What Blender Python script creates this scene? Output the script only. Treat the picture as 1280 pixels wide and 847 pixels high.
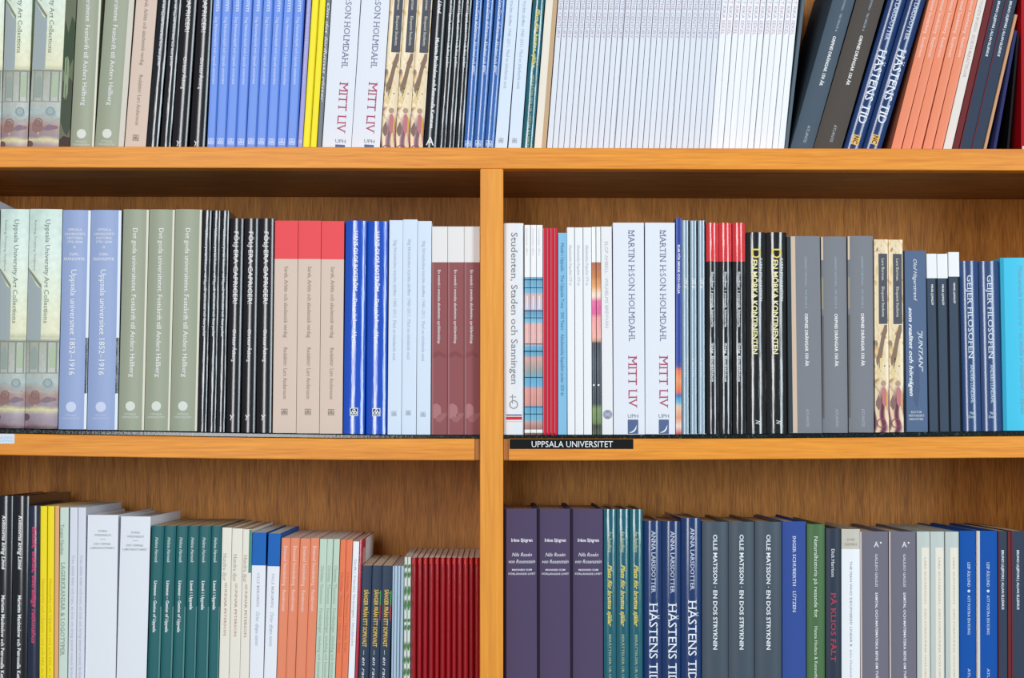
import bpy, math, random
from mathutils import Vector, Matrix, Euler

for o in list(bpy.data.objects): bpy.data.objects.remove(o)
scene = bpy.context.scene
COL = scene.collection
R = math.radians
rnd = random.Random(7)

# ------------------------------------------------------------------ camera, light, exposure
S = 0.0009                 # metres per photo pixel on the front plane of the bookcase (y = 0)
FPX = 2333.0               # focal length in pixels of the 1280 x 847 frame
DIST = FPX * S
CAMZ = 1.45
cam_d = bpy.data.cameras.new('camera'); cam = bpy.data.objects.new('camera', cam_d); COL.objects.link(cam)
cam_d.sensor_width = 36; cam_d.lens = 36 * FPX / 1280; cam_d.clip_start = 0.05
cam.location = (0, -DIST, CAMZ)
cam.rotation_euler = Euler((R(90 + 3.2), 0, R(-0.62)))
scene.camera = cam
scene.view_settings.view_transform = 'Standard'; scene.view_settings.look = 'None'
scene.view_settings.gamma = 1; scene.view_settings.use_curve_mapping = False
scene.view_settings.exposure = -0.55
w = bpy.data.worlds.new('room_light'); scene.world = w; w.use_nodes = True
w.node_tree.nodes['Background'].inputs[0].default_value = (0.9, 0.95, 1.0, 1)
w.node_tree.nodes['Background'].inputs[1].default_value = 0.42

def area(name, loc, target, sx, sy, power, col):
    d = bpy.data.lights.new(name, 'AREA'); d.shape = 'RECTANGLE'; d.size = sx; d.size_y = sy
    d.energy = power; d.color = col
    o = bpy.data.objects.new(name, d); COL.objects.link(o); o.location = loc
    o.rotation_euler = (Vector(target) - Vector(loc)).to_track_quat('-Z', 'Y').to_euler()
    return o
area('window_daylight', (-0.75, -3.6, 2.35), (0, 0, 1.5), 0.75, 2.6, 104, (0.97, 0.98, 1.0))
area('window_daylight', (2.1, -2.8, 2.35), (0, 0, 1.5), 0.8, 2.6, 104, (0.8, 0.93, 1.0))

M3 = cam.rotation_euler.to_matrix()
def at(px, py, Y=0.0):
    """pixel of the photograph -> (x, z) on the vertical plane y = Y"""
    d = M3 @ Vector(((px - 640) / FPX, -(py - 423.5) / FPX, -1))
    k = (Y + DIST) / d.y
    return d.x * k, CAMZ + d.z * k

# ------------------------------------------------------------------ materials
def lin(h):
    h = h.lstrip('#'); out = []
    for i in (0, 2, 4):
        c = int(h[i:i+2], 16) / 255
        out.append(c / 12.92 if c <= 0.04045 else ((c + 0.055) / 1.055) ** 2.4)
    return (*out, 1)
MATS = {}
def nodes_of(m): return m.node_tree.nodes, m.node_tree.links
def mat(col, style='matte'):
    """style: matte paper, satin jacket, gloss laminate, foil (wrinkled laminate), cloth, print"""
    k = (col, style)
    if k in MATS: return MATS[k]
    m = bpy.data.materials.new('%s_%s' % (style, col.strip('#'))); m.use_nodes = True
    N, L = nodes_of(m); b = N['Principled BSDF']
    b.inputs['Base Color'].default_value = lin(col)
    rough = {'matte': .6, 'satin': .38, 'gloss': .2, 'foil': .15, 'cloth': .75, 'print': .5}[style]
    b.inputs['Roughness'].default_value = rough
    b.inputs['Specular IOR Level'].default_value = {'matte': .15, 'satin': .25, 'gloss': .5, 'foil': .7, 'cloth': .1, 'print': .12}[style]
    if style in ('gloss', 'foil'):
        b.inputs['Coat Weight'].default_value = .55; b.inputs['Coat Roughness'].default_value = .1
    if style in ('foil', 'cloth', 'satin', 'gloss', 'matte'):
        tc = N.new('ShaderNodeTexCoord'); mp = N.new('ShaderNodeMapping'); nz = N.new('ShaderNodeTexNoise')
        sc = {'foil': (500, 300, 26), 'cloth': (2600, 2600, 2600), 'satin': (90, 90, 50), 'gloss': (260, 200, 14), 'matte': (1500, 900, 1500)}[style]
        mp.inputs['Scale'].default_value = sc; nz.inputs['Scale'].default_value = 1; nz.inputs['Detail'].default_value = 2
        L.new(tc.outputs['Object'], mp.inputs[0]); L.new(mp.outputs[0], nz.inputs[0])
        bp = N.new('ShaderNodeBump'); bp.inputs['Strength'].default_value = {'foil': .35, 'cloth': .4, 'satin': .05, 'gloss': .12, 'matte': .12}[style]
        bp.inputs['Distance'].default_value = .0004
        L.new(nz.outputs[0], bp.inputs['Height']); L.new(bp.outputs[0], b.inputs['Normal'])
        if style == 'foil': L.new(bp.outputs[0], b.inputs['Coat Normal'])
        if style in ('cloth', 'matte'):
            mx = N.new('ShaderNodeMix'); mx.data_type = 'RGBA'; mx.blend_type = 'MULTIPLY'; mx.inputs[0].default_value = .3 if style == 'cloth' else .08
            mx.inputs[6].default_value = lin(col); L.new(nz.outputs[0], mx.inputs[7])
            hs = N.new('ShaderNodeHueSaturation'); hs.inputs['Value'].default_value = 1.16 if style == 'cloth' else 1.04
            L.new(mx.outputs[2], hs.inputs['Color']); L.new(hs.outputs[0], b.inputs['Base Color'])
    MATS[k] = m; return m

def ramp_mat(name, h, stops, amp=.03, nscale=60, rough=.35, mott=.25, stretch=(1, 1, 1)):
    """printed picture: colours that follow the height of the spine, broken up by noise; stops = (px from top, colour)"""
    m = bpy.data.materials.new(name); m.use_nodes = True
    N, L = nodes_of(m); b = N['Principled BSDF']; b.inputs['Roughness'].default_value = rough
    tc = N.new('ShaderNodeTexCoord'); sep = N.new('ShaderNodeSeparateXYZ'); L.new(tc.outputs['Object'], sep.inputs[0])
    mp = N.new('ShaderNodeMapping'); mp.inputs['Scale'].default_value = stretch; L.new(tc.outputs['Object'], mp.inputs[0])
    nz = N.new('ShaderNodeTexNoise'); nz.inputs['Scale'].default_value = nscale; nz.inputs['Detail'].default_value = 4
    L.new(mp.outputs[0], nz.inputs[0])
    a = N.new('ShaderNodeMath'); a.operation = 'DIVIDE'; a.inputs[1].default_value = h * S; L.new(sep.outputs[2], a.inputs[0])
    s = N.new('ShaderNodeMath'); s.operation = 'SUBTRACT'; s.inputs[0].default_value = 1 + amp / 2; L.new(a.outputs[0], s.inputs[1])
    n2 = N.new('ShaderNodeMath'); n2.operation = 'MULTIPLY_ADD'; n2.inputs[1].default_value = -amp; L.new(nz.outputs[0], n2.inputs[0]); L.new(s.outputs[0], n2.inputs[2])
    cr = N.new('ShaderNodeValToRGB'); L.new(n2.outputs[0], cr.inputs[0]); e = cr.color_ramp.elements
    e[0].position = stops[0][0] / h; e[0].color = lin(stops[0][1]); e[1].position = min(1, stops[-1][0] / h); e[1].color = lin(stops[-1][1])
    for t, c in stops[1:-1]:
        k = e.new(t / h); k.color = lin(c)
    hs = N.new('ShaderNodeHueSaturation'); L.new(cr.outputs[0], hs.inputs['Color'])
    v = N.new('ShaderNodeMath'); v.operation = 'MULTIPLY_ADD'; v.inputs[1].default_value = mott * 2; v.inputs[2].default_value = 1 - mott
    nb = N.new('ShaderNodeTexNoise'); nb.inputs['Scale'].default_value = nscale * 3; nb.inputs['Detail'].default_value = 3; L.new(mp.outputs[0], nb.inputs[0])
    L.new(nb.outputs[0], v.inputs[0]); L.new(v.outputs[0], hs.inputs['Value']); L.new(hs.outputs[0], b.inputs['Base Color'])
    return m

def swirl_mat(name, base, dark, gold, pink, h):
    """cream baroque print: smoky swirls above, pink drapery at the foot"""
    m = bpy.data.materials.new(name); m.use_nodes = True
    N, L = nodes_of(m); b = N['Principled BSDF']; b.inputs['Roughness'].default_value = .3
    tc = N.new('ShaderNodeTexCoord'); sep = N.new('ShaderNodeSeparateXYZ'); L.new(tc.outputs['Object'], sep.inputs[0])
    nz = N.new('ShaderNodeTexNoise'); nz.inputs['Scale'].default_value = 75; nz.inputs['Detail'].default_value = 1.5; nz.inputs['Distortion'].default_value = 1.6
    mp = N.new('ShaderNodeMapping'); mp.inputs['Scale'].default_value = (1, 0.3, .55); L.new(tc.outputs['Object'], mp.inputs[0]); L.new(mp.outputs[0], nz.inputs[0])
    cr = N.new('ShaderNodeValToRGB'); L.new(nz.outputs[0], cr.inputs[0]); e = cr.color_ramp.elements
    e[0].position = .3; e[0].color = lin(dark); e[1].position = .68; e[1].color = lin(gold); k = e.new(.44); k.color = lin(base); k = e.new(.38); k.color = lin(gold); k = e.new(.56); k.color = lin(base)
    wv = N.new('ShaderNodeTexWave'); wv.inputs['Scale'].default_value = 28; wv.inputs['Distortion'].default_value = 9; wv.inputs['Detail'].default_value = 1; wv.inputs['Detail Scale'].default_value = 1.5
    L.new(mp.outputs[0], wv.inputs[0])
    c2 = N.new('ShaderNodeValToRGB'); L.new(wv.outputs[1] if len(wv.outputs) > 1 else wv.outputs[0], c2.inputs[0]); e = c2.color_ramp.elements
    e[0].position = .1; e[0].color = lin('#5a2f3c'); e[1].position = .85; e[1].color = lin('#e6cfa6'); k = e.new(.45); k.color = lin(pink)
    mr = N.new('ShaderNodeMapRange'); mr.inputs[1].default_value = .035; mr.inputs[2].default_value = .06; mr.inputs[3].default_value = 1; mr.inputs[4].default_value = 0
    L.new(sep.outputs[2], mr.inputs[0])
    mx = N.new('ShaderNodeMix'); mx.data_type = 'RGBA'; L.new(mr.outputs[0], mx.inputs[0]); L.new(cr.outputs[0], mx.inputs[6]); L.new(c2.outputs[0], mx.inputs[7])
    L.new(mx.outputs[2], b.inputs['Base Color']); return m

def page_mat(name, c1, c2):
    m = bpy.data.materials.new(name); m.use_nodes = True
    N, L = nodes_of(m); b = N['Principled BSDF']; b.inputs['Roughness'].default_value = .8
    tc = N.new('ShaderNodeTexCoord'); mp = N.new('ShaderNodeMapping'); mp.inputs['Scale'].default_value = (2600, 4, 4)
    nz = N.new('ShaderNodeTexNoise'); nz.inputs['Scale'].default_value = 1; nz.inputs['Detail'].default_value = 1
    cr = N.new('ShaderNodeValToRGB'); cr.color_ramp.elements[0].color = lin(c2); cr.color_ramp.elements[1].color = lin(c1)
    cr.color_ramp.elements[0].position = .35; cr.color_ramp.elements[1].position = .6
    L.new(tc.outputs['Object'], mp.inputs[0]); L.new(mp.outputs[0], nz.inputs[0]); L.new(nz.outputs[0], cr.inputs[0]); L.new(cr.outputs[0], b.inputs['Base Color'])
    return m
PAGES = {'white': page_mat('pages_white', '#f2ede4', '#c9bfb0'), 'cream': page_mat('pages_cream', '#f2dcbc', '#cfb08a'),
         'pink': page_mat('pages_pink', '#fbe6d6', '#dcb9a4'), 'slate': page_mat('pages_slate', '#5c6c7c', '#2c3844'), 'tan': page_mat('pages_tan', '#e2bd92', '#a98259')}

def wood(name, light, dark, grain='x', fine=1.0, rough=.42, spec=.35):
    m = bpy.data.materials.new(name); m.use_nodes = True
    N, L = nodes_of(m); b = N['Principled BSDF']; b.inputs['Roughness'].default_value = rough; b.inputs['Specular IOR Level'].default_value = spec
    tc = N.new('ShaderNodeTexCoord')
    def noise(sc, det, dist=0.0):
        mp = N.new('ShaderNodeMapping'); mp.inputs['Scale'].default_value = sc
        n = N.new('ShaderNodeTexNoise'); n.inputs['Scale'].default_value = 1; n.inputs['Detail'].default_value = det; n.inputs['Distortion'].default_value = dist
        L.new(tc.outputs['Object'], mp.inputs[0]); L.new(mp.outputs[0], n.inputs[0]); return n
    a, c = (6.0, 150 * fine) if grain == 'x' else (150 * fine, 6.0 if fine > 1 else 1.6)
    big = noise((a * .45, 30, c * .6) if grain == 'x' else (a * .22, 30, c * .7), 2, 1.2)
    mid = noise((a * 2.5, 100, c * 2.6) if grain == 'x' else (a * 1.6, 100, c * 6), 2, .4)
    fin = noise((a * 6, 300, c * 8) if grain == 'x' else (a * 5, 300, c * 9), 3)
    def mul(n, k, prev=None):
        q = N.new('ShaderNodeMath'); q.operation = 'MULTIPLY_ADD'; q.inputs[1].default_value = k; q.inputs[2].default_value = 0
        L.new(n.outputs[0], q.inputs[0])
        if prev: L.new(prev.outputs[0], q.inputs[2])
        return q
    ad = mul(fin, .28, mul(mid, .42, mul(big, .3)))
    cr = N.new('ShaderNodeValToRGB'); L.new(ad.outputs[0], cr.inputs[0]); e = cr.color_ramp.elements
    e[0].position = .37; e[0].color = lin(dark); e[1].position = .62; e[1].color = lin(light)
    L.new(cr.outputs[0], b.inputs['Base Color'])
    bp = N.new('ShaderNodeBump'); bp.inputs['Strength'].default_value = .15; bp.inputs['Distance'].default_value = .0005
    L.new(fin.outputs[0], bp.inputs['Height']); L.new(bp.outputs[0], b.inputs['Normal'])
    return m
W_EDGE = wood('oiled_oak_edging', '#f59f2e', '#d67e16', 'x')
W_POST = wood('oiled_oak_post', '#f2a232', '#df8c24', 'z')
W_BACK = wood('oak_veneer_back', '#e0963f', '#9a5c1e', 'z', 2.6, .5)
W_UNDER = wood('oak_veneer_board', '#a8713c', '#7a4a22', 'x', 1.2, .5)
W_BATTEN = wood('dark_oak_batten', '#c4781f', '#93540f', 'z')

# ------------------------------------------------------------------ mesh helpers
def mesh(name, V, F, mats, fm=None, smooth=False):
    me = bpy.data.meshes.new(name); me.from_pydata(V, [], F)
    for m in mats: me.materials.append(m)
    if fm: me.polygons.foreach_set('material_index', fm)
    if smooth: me.polygons.foreach_set('use_smooth', [True] * len(F))
    me.update(); return me
def link(name, me, parent=None):
    o = bpy.data.objects.new(name, me); COL.objects.link(o)
    if parent: o.parent = parent
    return o
def box_me(name, x0, x1, y0, y1, z0, z1, m, bev=0.0):
    import bmesh
    bm = bmesh.new(); bmesh.ops.create_cube(bm, size=1)
    for v in bm.verts:
        v.co = Vector((x0 if v.co.x < 0 else x1, y0 if v.co.y < 0 else y1, z0 if v.co.z < 0 else z1))
    if bev: bmesh.ops.bevel(bm, geom=bm.edges[:], offset=bev, segments=2, affect='EDGES')
    me = bpy.data.meshes.new(name); bm.to_mesh(me); bm.free(); me.materials.append(m); return me
def tag(o, label=None, cat=None, group=None, kind=None):
    for k, v in (('label', label), ('category', cat), ('group', group), ('kind', kind)):
        if v: o[k] = v

# ------------------------------------------------------------------ lettering
GL = {}
def glyphs(text, style):
    """flat mesh of a string: verts (x, y), faces; capitals are CAP high; 's' adds serifs to straight stroke ends"""
    k = (text, style)
    if k in GL: return GL[k]
    cu = bpy.data.curves.new('t', 'FONT'); cu.body = text; cu.resolution_u = 2
    if 'i' in style: cu.shear = .3
    if 'b' in style: cu.offset = .02
    if 'w' in style: cu.space_character = 1.25
    ob = bpy.data.objects.new('t', cu)
    me = bpy.data.meshes.new_from_object(ob)
    V = [(v.co.x, v.co.y) for v in me.vertices]; F = [tuple(p.vertices) for p in me.polygons]
    if 's' in style:
        ec = {}; sw = .085 if text.isupper() and 'b' not in style else .055
        for f in F:
            for a, b in zip(f, f[1:] + f[:1]): ec.setdefault((min(a, b), max(a, b)), []).append(f)
        for (a, b), fs in ec.items():
            if len(fs) != 1: continue
            (xa, ya), (xb, yb) = V[a], V[b]
            if abs(ya - yb) < 1e-3 and .05 < abs(xa - xb) < .17:
                cy = sum(V[i][1] for i in fs[0]) / len(fs[0]); d = sw * .55 if cy > ya else -sw * .55
                x0, x1 = min(xa, xb) - sw, max(xa, xb) + sw; n = len(V)
                V += [(x0, ya), (x1, ya), (x1, ya + d), (x0, ya + d)]; F.append((n, n + 1, n + 2, n + 3))
    bpy.data.objects.remove(ob); bpy.data.meshes.remove(me); bpy.data.curves.remove(cu)
    GL[k] = (V, F); return GL[k]
CAP = .70
def sliced(V, F, axis, step):
    """cut the flat mesh into strips across one axis, so that it can bend round a spine"""
    import bmesh
    bm = bmesh.new(); vs = [bm.verts.new((x, y, 0)) for x, y in V]
    for f in F:
        try: bm.faces.new([vs[i] for i in f])
        except ValueError: pass
    lo, hi = min(v[axis] for v in V), max(v[axis] for v in V); c = lo + step
    n = Vector((1, 0, 0)) if axis == 0 else Vector((0, 1, 0))
    while c < hi - step * .3:
        bmesh.ops.bisect_plane(bm, geom=bm.verts[:] + bm.edges[:] + bm.faces[:], plane_co=n * c, plane_no=n); c += step
    bm.verts.index_update()
    out = [(v.co.x, v.co.y) for v in bm.verts], [tuple(v.index for v in f.verts) for f in bm.faces]
    bm.free(); return out

# ------------------------------------------------------------------ one book (all lengths in photo px, origin = foot of the spine, middle)
class Book:
    def __init__(s, col, style='matte', bind='flat', sag=None, bands=(), el=(), depth=225, pages='white', cm=None, name=None, inset=None):
        s.col, s.style, s.bind, s.sag, s.bands, s.el, s.depth, s.pages, s.cm = col, style, bind, sag, bands, el, depth, pages, cm
        s.name = name or {'flat': 'paperback_book', 'hard': 'hardcover_book', 'fold': 'magazine'}[bind]
        s.inset = inset; s.cache = {}
TPL = {}
def prof(T, w):
    sag = T.sag if T.sag is not None else {'flat': .35, 'hard': .13 * w, 'fold': .5 * w}[T.bind]
    p = {'flat': 10, 'hard': 2.3, 'fold': 2.1}[T.bind]
    def f(x): return sag * min(1, abs(2 * x / w)) ** p
    return f, sag

def build(T, w, h):
    """meshes of a book: [(part name, mesh, label)]"""
    key = (round(w * 2), round(h / 3) if False else round(h))
    if key in T.cache: return T.cache[key]
    f, sag = prof(T, w); hw = w / 2; n = 15 if T.bind != 'flat' else 11
    th = {'flat': min(.5, w * .1), 'hard': min(2.2, w * .14), 'fold': .3}[T.bind]
    dep = T.depth
    out = [(-hw, dep)]
    if T.bind == 'hard': out += [(-hw, sag + 9), (-hw + min(.8, w * .05), sag + 5)]
    xs = [-hw * math.cos(math.pi * i / (n - 1)) for i in range(n)] if T.bind != 'flat' else [-hw, -hw * .985, -hw * .96, -hw * .9, -hw * .5, 0, hw * .5, hw * .9, hw * .96, hw * .985, hw]
    sp = [(x, f(x)) for x in xs]; out += sp
    if T.bind == 'hard': out += [(hw - min(.8, w * .05), sag + 5), (hw, sag + 9)]
    out += [(hw, dep)]
    inn = []
    for i, (x, y) in enumerate(out):
        if i == 0 or i == len(out) - 1: inn.append((x - math.copysign(th, x), y))
        else:
            xi = x * (1 - th / hw) if abs(x) > hw * .85 else x * .97
            inn.append((xi, y + (th if abs(x) < hw * .97 or T.bind != 'flat' else th)))
    bands = list(T.bands) + [(h, T.col)]          # (px from top where the band ends, colour)
    zs, fmz, mats = [h], [], []
    for t, c in bands:
        z = max(0, h - t)
        if zs[-1] - z > .01: zs.append(z); fmz.append(len(mats))
        mats.append(T.cm if (T.cm and c == T.col) else mat(c, T.style))
    V, F, FM = [], [], []
    m = len(out)
    for z in zs:
        V += [(x * S, y * S, z * S) for x, y in out] + [(x * S, y * S, z * S) for x, y in inn]
    for k in range(len(zs) - 1):
        a, b = k * 2 * m, (k + 1) * 2 * m
        for i in range(m - 1):
            F.append((b + i, b + i + 1, a + i + 1, a + i)); F.append((a + m + i, a + m + i + 1, b + m + i + 1, b + m + i)); FM += [fmz[k]] * 2
        F.append((a, a + m, b + m, b)); F.append((b + m - 1, b + 2 * m - 1, a + 2 * m - 1, a + m - 1)); FM += [fmz[k]] * 2
    a, b = 0, (len(zs) - 1) * 2 * m
    for i in range(m - 1):
        F.append((a + i, a + i + 1, a + m + i + 1, a + m + i)); F.append((b + m + i, b + m + i + 1, b + i + 1, b + i)); FM += [fmz[0], fmz[-1]]
    me = mesh('cover', V, F, mats, FM)
    me.polygons.foreach_set('use_smooth', [True] * len(F)); me.update()
    try: me.set_sharp_from_angle(angle=R(32))
    except Exception: pass
    parts = [('cover', me, None)]
    ins = T.inset if T.inset is not None else {'flat': .25, 'hard': 3.2, 'fold': .2}[T.bind]
    px, z0, z1 = hw - th - .1, (ins if T.bind == 'hard' else .1), h - ins
    yy = sag + th + .2; ye = dep - (3 if T.bind == 'hard' else .4)
    if T.bind == 'fold' and T.pages == 'pink': ye = dep * .9
    PV, PF = [], []
    segs = 6
    for z in (z0, z1):
        PV += [(x * S, y * S, z * S) for x, y in [(-px, ye), (-px, yy)] + [(px * .8 * (2 * i / segs - 1), f(hw * .9 * (2 * i / segs - 1)) + th + .2) for i in range(1, segs)] + [(px, yy), (px, ye)]]
    q = segs + 3
    PF = [tuple(range(q, 2 * q)), tuple(reversed(range(q)))] + [(i, (i + 1) % q, q + (i + 1) % q, q + i) for i in range(q)]
    parts.append(('pages', mesh('pages', PV, PF, [PAGES[T.pages]]), None))
    # printed and lettered pieces
    acc = {}
    def add(part, col, V, F):
        A = acc.setdefault((part, col), ([], [])); n0 = len(A[0]); A[0].extend(V); A[1].extend(tuple(i + n0 for i in q) for q in F)
    def P(x, t, eps): x = max(-hw, min(hw, x)); return (x * S, (f(x) - eps) * S, (h - t) * S)
    def rect(u0, u1, t0, t1, part, col, eps=.12):
        t0, t1 = max(t0, .3), min(t1, h - .4)
        if t1 <= t0: return
        x0, x1 = (u0 - .5) * w, (u1 - .5) * w; c = [x0] + [x for x in xs if x0 + .01 < x < x1 - .01] + [x1]
        V = [P(x, t0, eps) for x in c] + [P(x, t1, eps) for x in c]; k = len(c)
        add(part, col, V, [(i + k, i + k + 1, i + 1, i) for i in range(k - 1)])
    def disc(u, t, r, col, r0=0.0, part='seal_emblem', eps=.2):
        c = (u - .5) * w; V, F = [], []; N_ = 20; rs = [r0, (r0 + r) / 2, r]
        for rr in rs: V += [P(c + rr * math.cos(2 * math.pi * i / N_), t + rr * math.sin(2 * math.pi * i / N_), eps) for i in range(N_)]
        for j in range(2):
            F += [(j * N_ + (i + 1) % N_, j * N_ + i, (j + 1) * N_ + i, (j + 1) * N_ + (i + 1) % N_) for i in range(N_)]
        add(part, col, V, F)
    first = True
    for e in T.el:
        k = e[0]
        if k == 'T':
            _, txt, t0, t1, u, size, col, st = e
            V, F = glyphs(txt, st)
            if not V: continue
            x0, x1 = min(v[0] for v in V), max(v[0] for v in V); sc = size / CAP
            if T.bind != 'flat' and size > 4: V, F = sliced(V, F, 1, 1.6 / sc)
            U = [P((u - .5) * w + (v[1] - CAP / 2) * sc, t0 + (v[0] - x0) / (x1 - x0) * (t1 - t0), .3) for v in V]
            add('title_lettering' if first else ('author_lettering' if size > 3 else 'small_lettering'), col, U, F); first = False
        elif k == 'H':
            _, txt, t, u, wd, size, col, st = e
            V, F = glyphs(txt, st)
            x0, x1 = min(v[0] for v in V), max(v[0] for v in V); sc = size / CAP
            wd = min(wd, w * .94)
            if T.bind != 'flat': V, F = sliced(V, F, 0, 1.8 * (x1 - x0) / wd)
            U = [P((u - .5) * w + ((v[0] - x0) / (x1 - x0) - .5) * wd, t - (v[1] - CAP / 2) * sc, .3) for v in V]
            add('small_lettering', col, U, F)
        elif k == 'R': rect(*e[1:5], 'colour_strip', e[5])
        elif k == 'D': disc(e[1], e[2], e[3], e[4])
        elif k == 'O': disc(e[1], e[2], e[3], e[4], e[3] * .78)
        elif k == 'F':
            _, u, t, sz, col = e[:5]; du = sz / w / 2; d = .09
            if len(e) > 5: rect(u - du, u + du, t - sz / 2, t + sz / 2, 'logo_ground', e[5], .15)
            rect(u - du, u + du, t - sz / 2, t - sz / 2 + sz * d, 'publisher_logo', col, .25); rect(u - du, u + du, t + sz / 2 - sz * d, t + sz / 2, 'publisher_logo', col, .25)
            rect(u - du, u - du + sz * d / w, t - sz / 2, t + sz / 2, 'publisher_logo', col, .25); rect(u + du - sz * d / w, u + du, t - sz / 2, t + sz / 2, 'publisher_logo', col, .25)
            for a, b in ((-.18, .12), (.18, .12), (0, -.18)):
                disc(u + a * sz / w, t + b * sz, sz * .2, col, sz * .1, 'publisher_logo', .28)
        elif k == 'Q':
            pts, col = e[1], e[2]
            V = [P((u - .5) * w, a, .18) for u, a, b in pts] + [P((u - .5) * w, b, .18) for u, a, b in pts]; q = len(pts)
            add('printed_shape', col, V, [(i + q, i + q + 1, i + 1, i) for i in range(q - 1)])
        elif k == 'S':      # panel on the right-hand board: depth from..to, px from top, colour
            _, y0, y1, t0, t1, col = e
            V = [((hw + .12) * S, y * S, (h - t) * S) for y, t in ((y0, t0), (y1, t0), (y1, t1), (y0, t1))]
            add('cover_panel', col, V, [(3, 2, 1, 0)])
    for (part, col), (V, F) in acc.items():
        parts.append((part, mesh(part, V, F, [mat(col, 'print')]), None))
    T.cache[key] = parts; return parts

# ------------------------------------------------------------------ bookcase
def line(pts):
    def g(px):
        if px <= pts[0][0]: a, b = pts[0], pts[1]
        elif px >= pts[-1][0]: a, b = pts[-2], pts[-1]
        else:
            for a, b in zip(pts, pts[1:]):
                if a[0] <= px <= b[0]: break
        return a[1] + (px - a[0]) / (b[0] - a[0]) * (b[1] - a[1])
    return g
L1_top = line([(0, 183), (400, 183.6), (640, 184.6), (1280, 186)]); L1_bot = line([(0, 209), (640, 210.7), (1280, 213)])
L2_top = line([(0, 541.5), (250, 545.8), (425, 548), (930, 548), (1280, 544.8)]); L2_bot = line([(0, 568.6), (250, 572.6), (425, 574.6), (600, 575.3), (750, 575.3), (930, 573.9), (1280, 571.8)])
L2_lin = line([(0, 535.6), (100, 537.3), (340, 541.3), (480, 543.2), (600, 543.5), (800, 543.2), (1000, 541.8), (1280, 538.6)])
L3_top = lambda px: 905.0
DEEP = .25
XL, XR = -80, 1362
case = bpy.data.objects.new('bookcase', None); COL.objects.link(case)
tag(case, 'oiled oak bookcase with three shelves of books and a central divider', 'bookcase')
def board(name, px0, px1, top, bot, m, y0=0.0, y1=DEEP, n=24, drop=0):
    """board whose top and bottom edges follow its slight sag"""
    V, F = [], []
    for i in range(n + 1):
        px = px0 + (px1 - px0) * i / n
        x, zt = at(px, top(px), 0); _, zb = at(px, bot(px), 0)
        b = min(.0008, (zt - zb) * .2)
        V += [(x, y0 + b, zt), (x, y0, zt - b), (x, y0, zb + b), (x, y0 + b, zb), (x, y1, zb), (x, y1, zt)]
    for i in range(n):
        a, c = i * 6, i * 6 + 6
        for j in range(6): k = (j + 1) % 6; F.append((a + j, a + k, c + k, c + j))
    F += [tuple(reversed(range(6))), tuple(range(n * 6, n * 6 + 6))]
    o = link(name, mesh(name, V, F, [m]), case); return o
o = board('shelf_edging', XL, XR, L1_top, L1_bot, W_EDGE, 0, .022)
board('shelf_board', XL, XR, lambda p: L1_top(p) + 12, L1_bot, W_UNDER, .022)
xd0, _ = at(600.2, 400); xd1, _ = at(629, 400)
for a, b in ((XL, 599.6), (629.6, XR)):
    a2, b2 = (a, b - 6.5) if a < 0 else (a + 6.5, b)
    board('shelf_edging', a2, b2, L2_top, L2_bot, W_EDGE, .0, .022)
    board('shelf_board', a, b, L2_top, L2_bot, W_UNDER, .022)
    board('batten', (b - 6.3) if a < 0 else a, b if a < 0 else a + 6.3, L2_top, L2_bot, W_BATTEN, .002, .0215, 1)
    board('shelf_edging', a, b, lambda p: 905.0, lambda p: 932.0, W_EDGE, .0, .022)
    board('shelf_board', a, b, lambda p: 905.0, lambda p: 932.0, W_UNDER, .022)
# plate glass liner lying on the middle boards: dark green edge
gm = bpy.data.materials.new('liner_glass'); gm.use_nodes = True
N, L = nodes_of(gm); b = N['Principled BSDF']; b.inputs['Base Color'].default_value = lin('#10262a'); b.inputs['Roughness'].default_value = .12
tc = N.new('ShaderNodeTexCoord'); nz = N.new('ShaderNodeTexNoise'); nz.inputs['Scale'].default_value = 420; nz.inputs['Detail'].default_value = 3
cr = N.new('ShaderNodeValToRGB'); cr.color_ramp.elements[0].position = .56; cr.color_ramp.elements[0].color = lin('#081518'); cr.color_ramp.elements[1].position = .75; cr.color_ramp.elements[1].color = lin('#3c6066')
bp = N.new('ShaderNodeBump'); bp.inputs['Strength'].default_value = .2; bp.inputs['Distance'].default_value = .0004
L.new(tc.outputs['Object'], nz.inputs[0]); L.new(nz.outputs[0], cr.inputs[0]); L.new(cr.outputs[0], b.inputs['Base Color']); L.new(nz.outputs[0], bp.inputs['Height']); L.new(bp.outputs[0], b.inputs['Normal'])
for a, b2 in ((XL, 599.6), (629.6, XR)):
    o = board('glass_liner', a, b2, L2_lin, lambda p: L2_top(p) - .15, gm, .003, DEEP - .002); o['label'] = 'dark green edge of the glass sheet under the books'
Ztop = at(640, -175)[1]
board('shelf_board', XL, XR, lambda p: -175.0, lambda p: -147.0, W_UNDER)
zf = 0.0
zu = at(615, L1_bot(615))[1]
link('divider', box_me('divider', xd0, xd1, -.0015, DEEP, zf + .08, zu - .0004, W_POST, .0008), case)
xa, xb = at(XL, 400)[0], at(XR, 400)[0]
link('side_panel', box_me('side_panel', xa - .025, xa, -.001, DEEP, zf, Ztop + .03, W_POST, .001), case)
link('side_panel', box_me('side_panel', xb, xb + .025, -.001, DEEP, zf, Ztop + .03, W_POST, .001), case)
link('back_panel', box_me('back_panel', xa - .025, xb + .025, DEEP, DEEP + .008, zf, Ztop + .03, W_BACK), case)
link('plinth', box_me('plinth', xa, xb, .01, DEEP, zf, zf + .08, W_EDGE), case)
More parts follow.
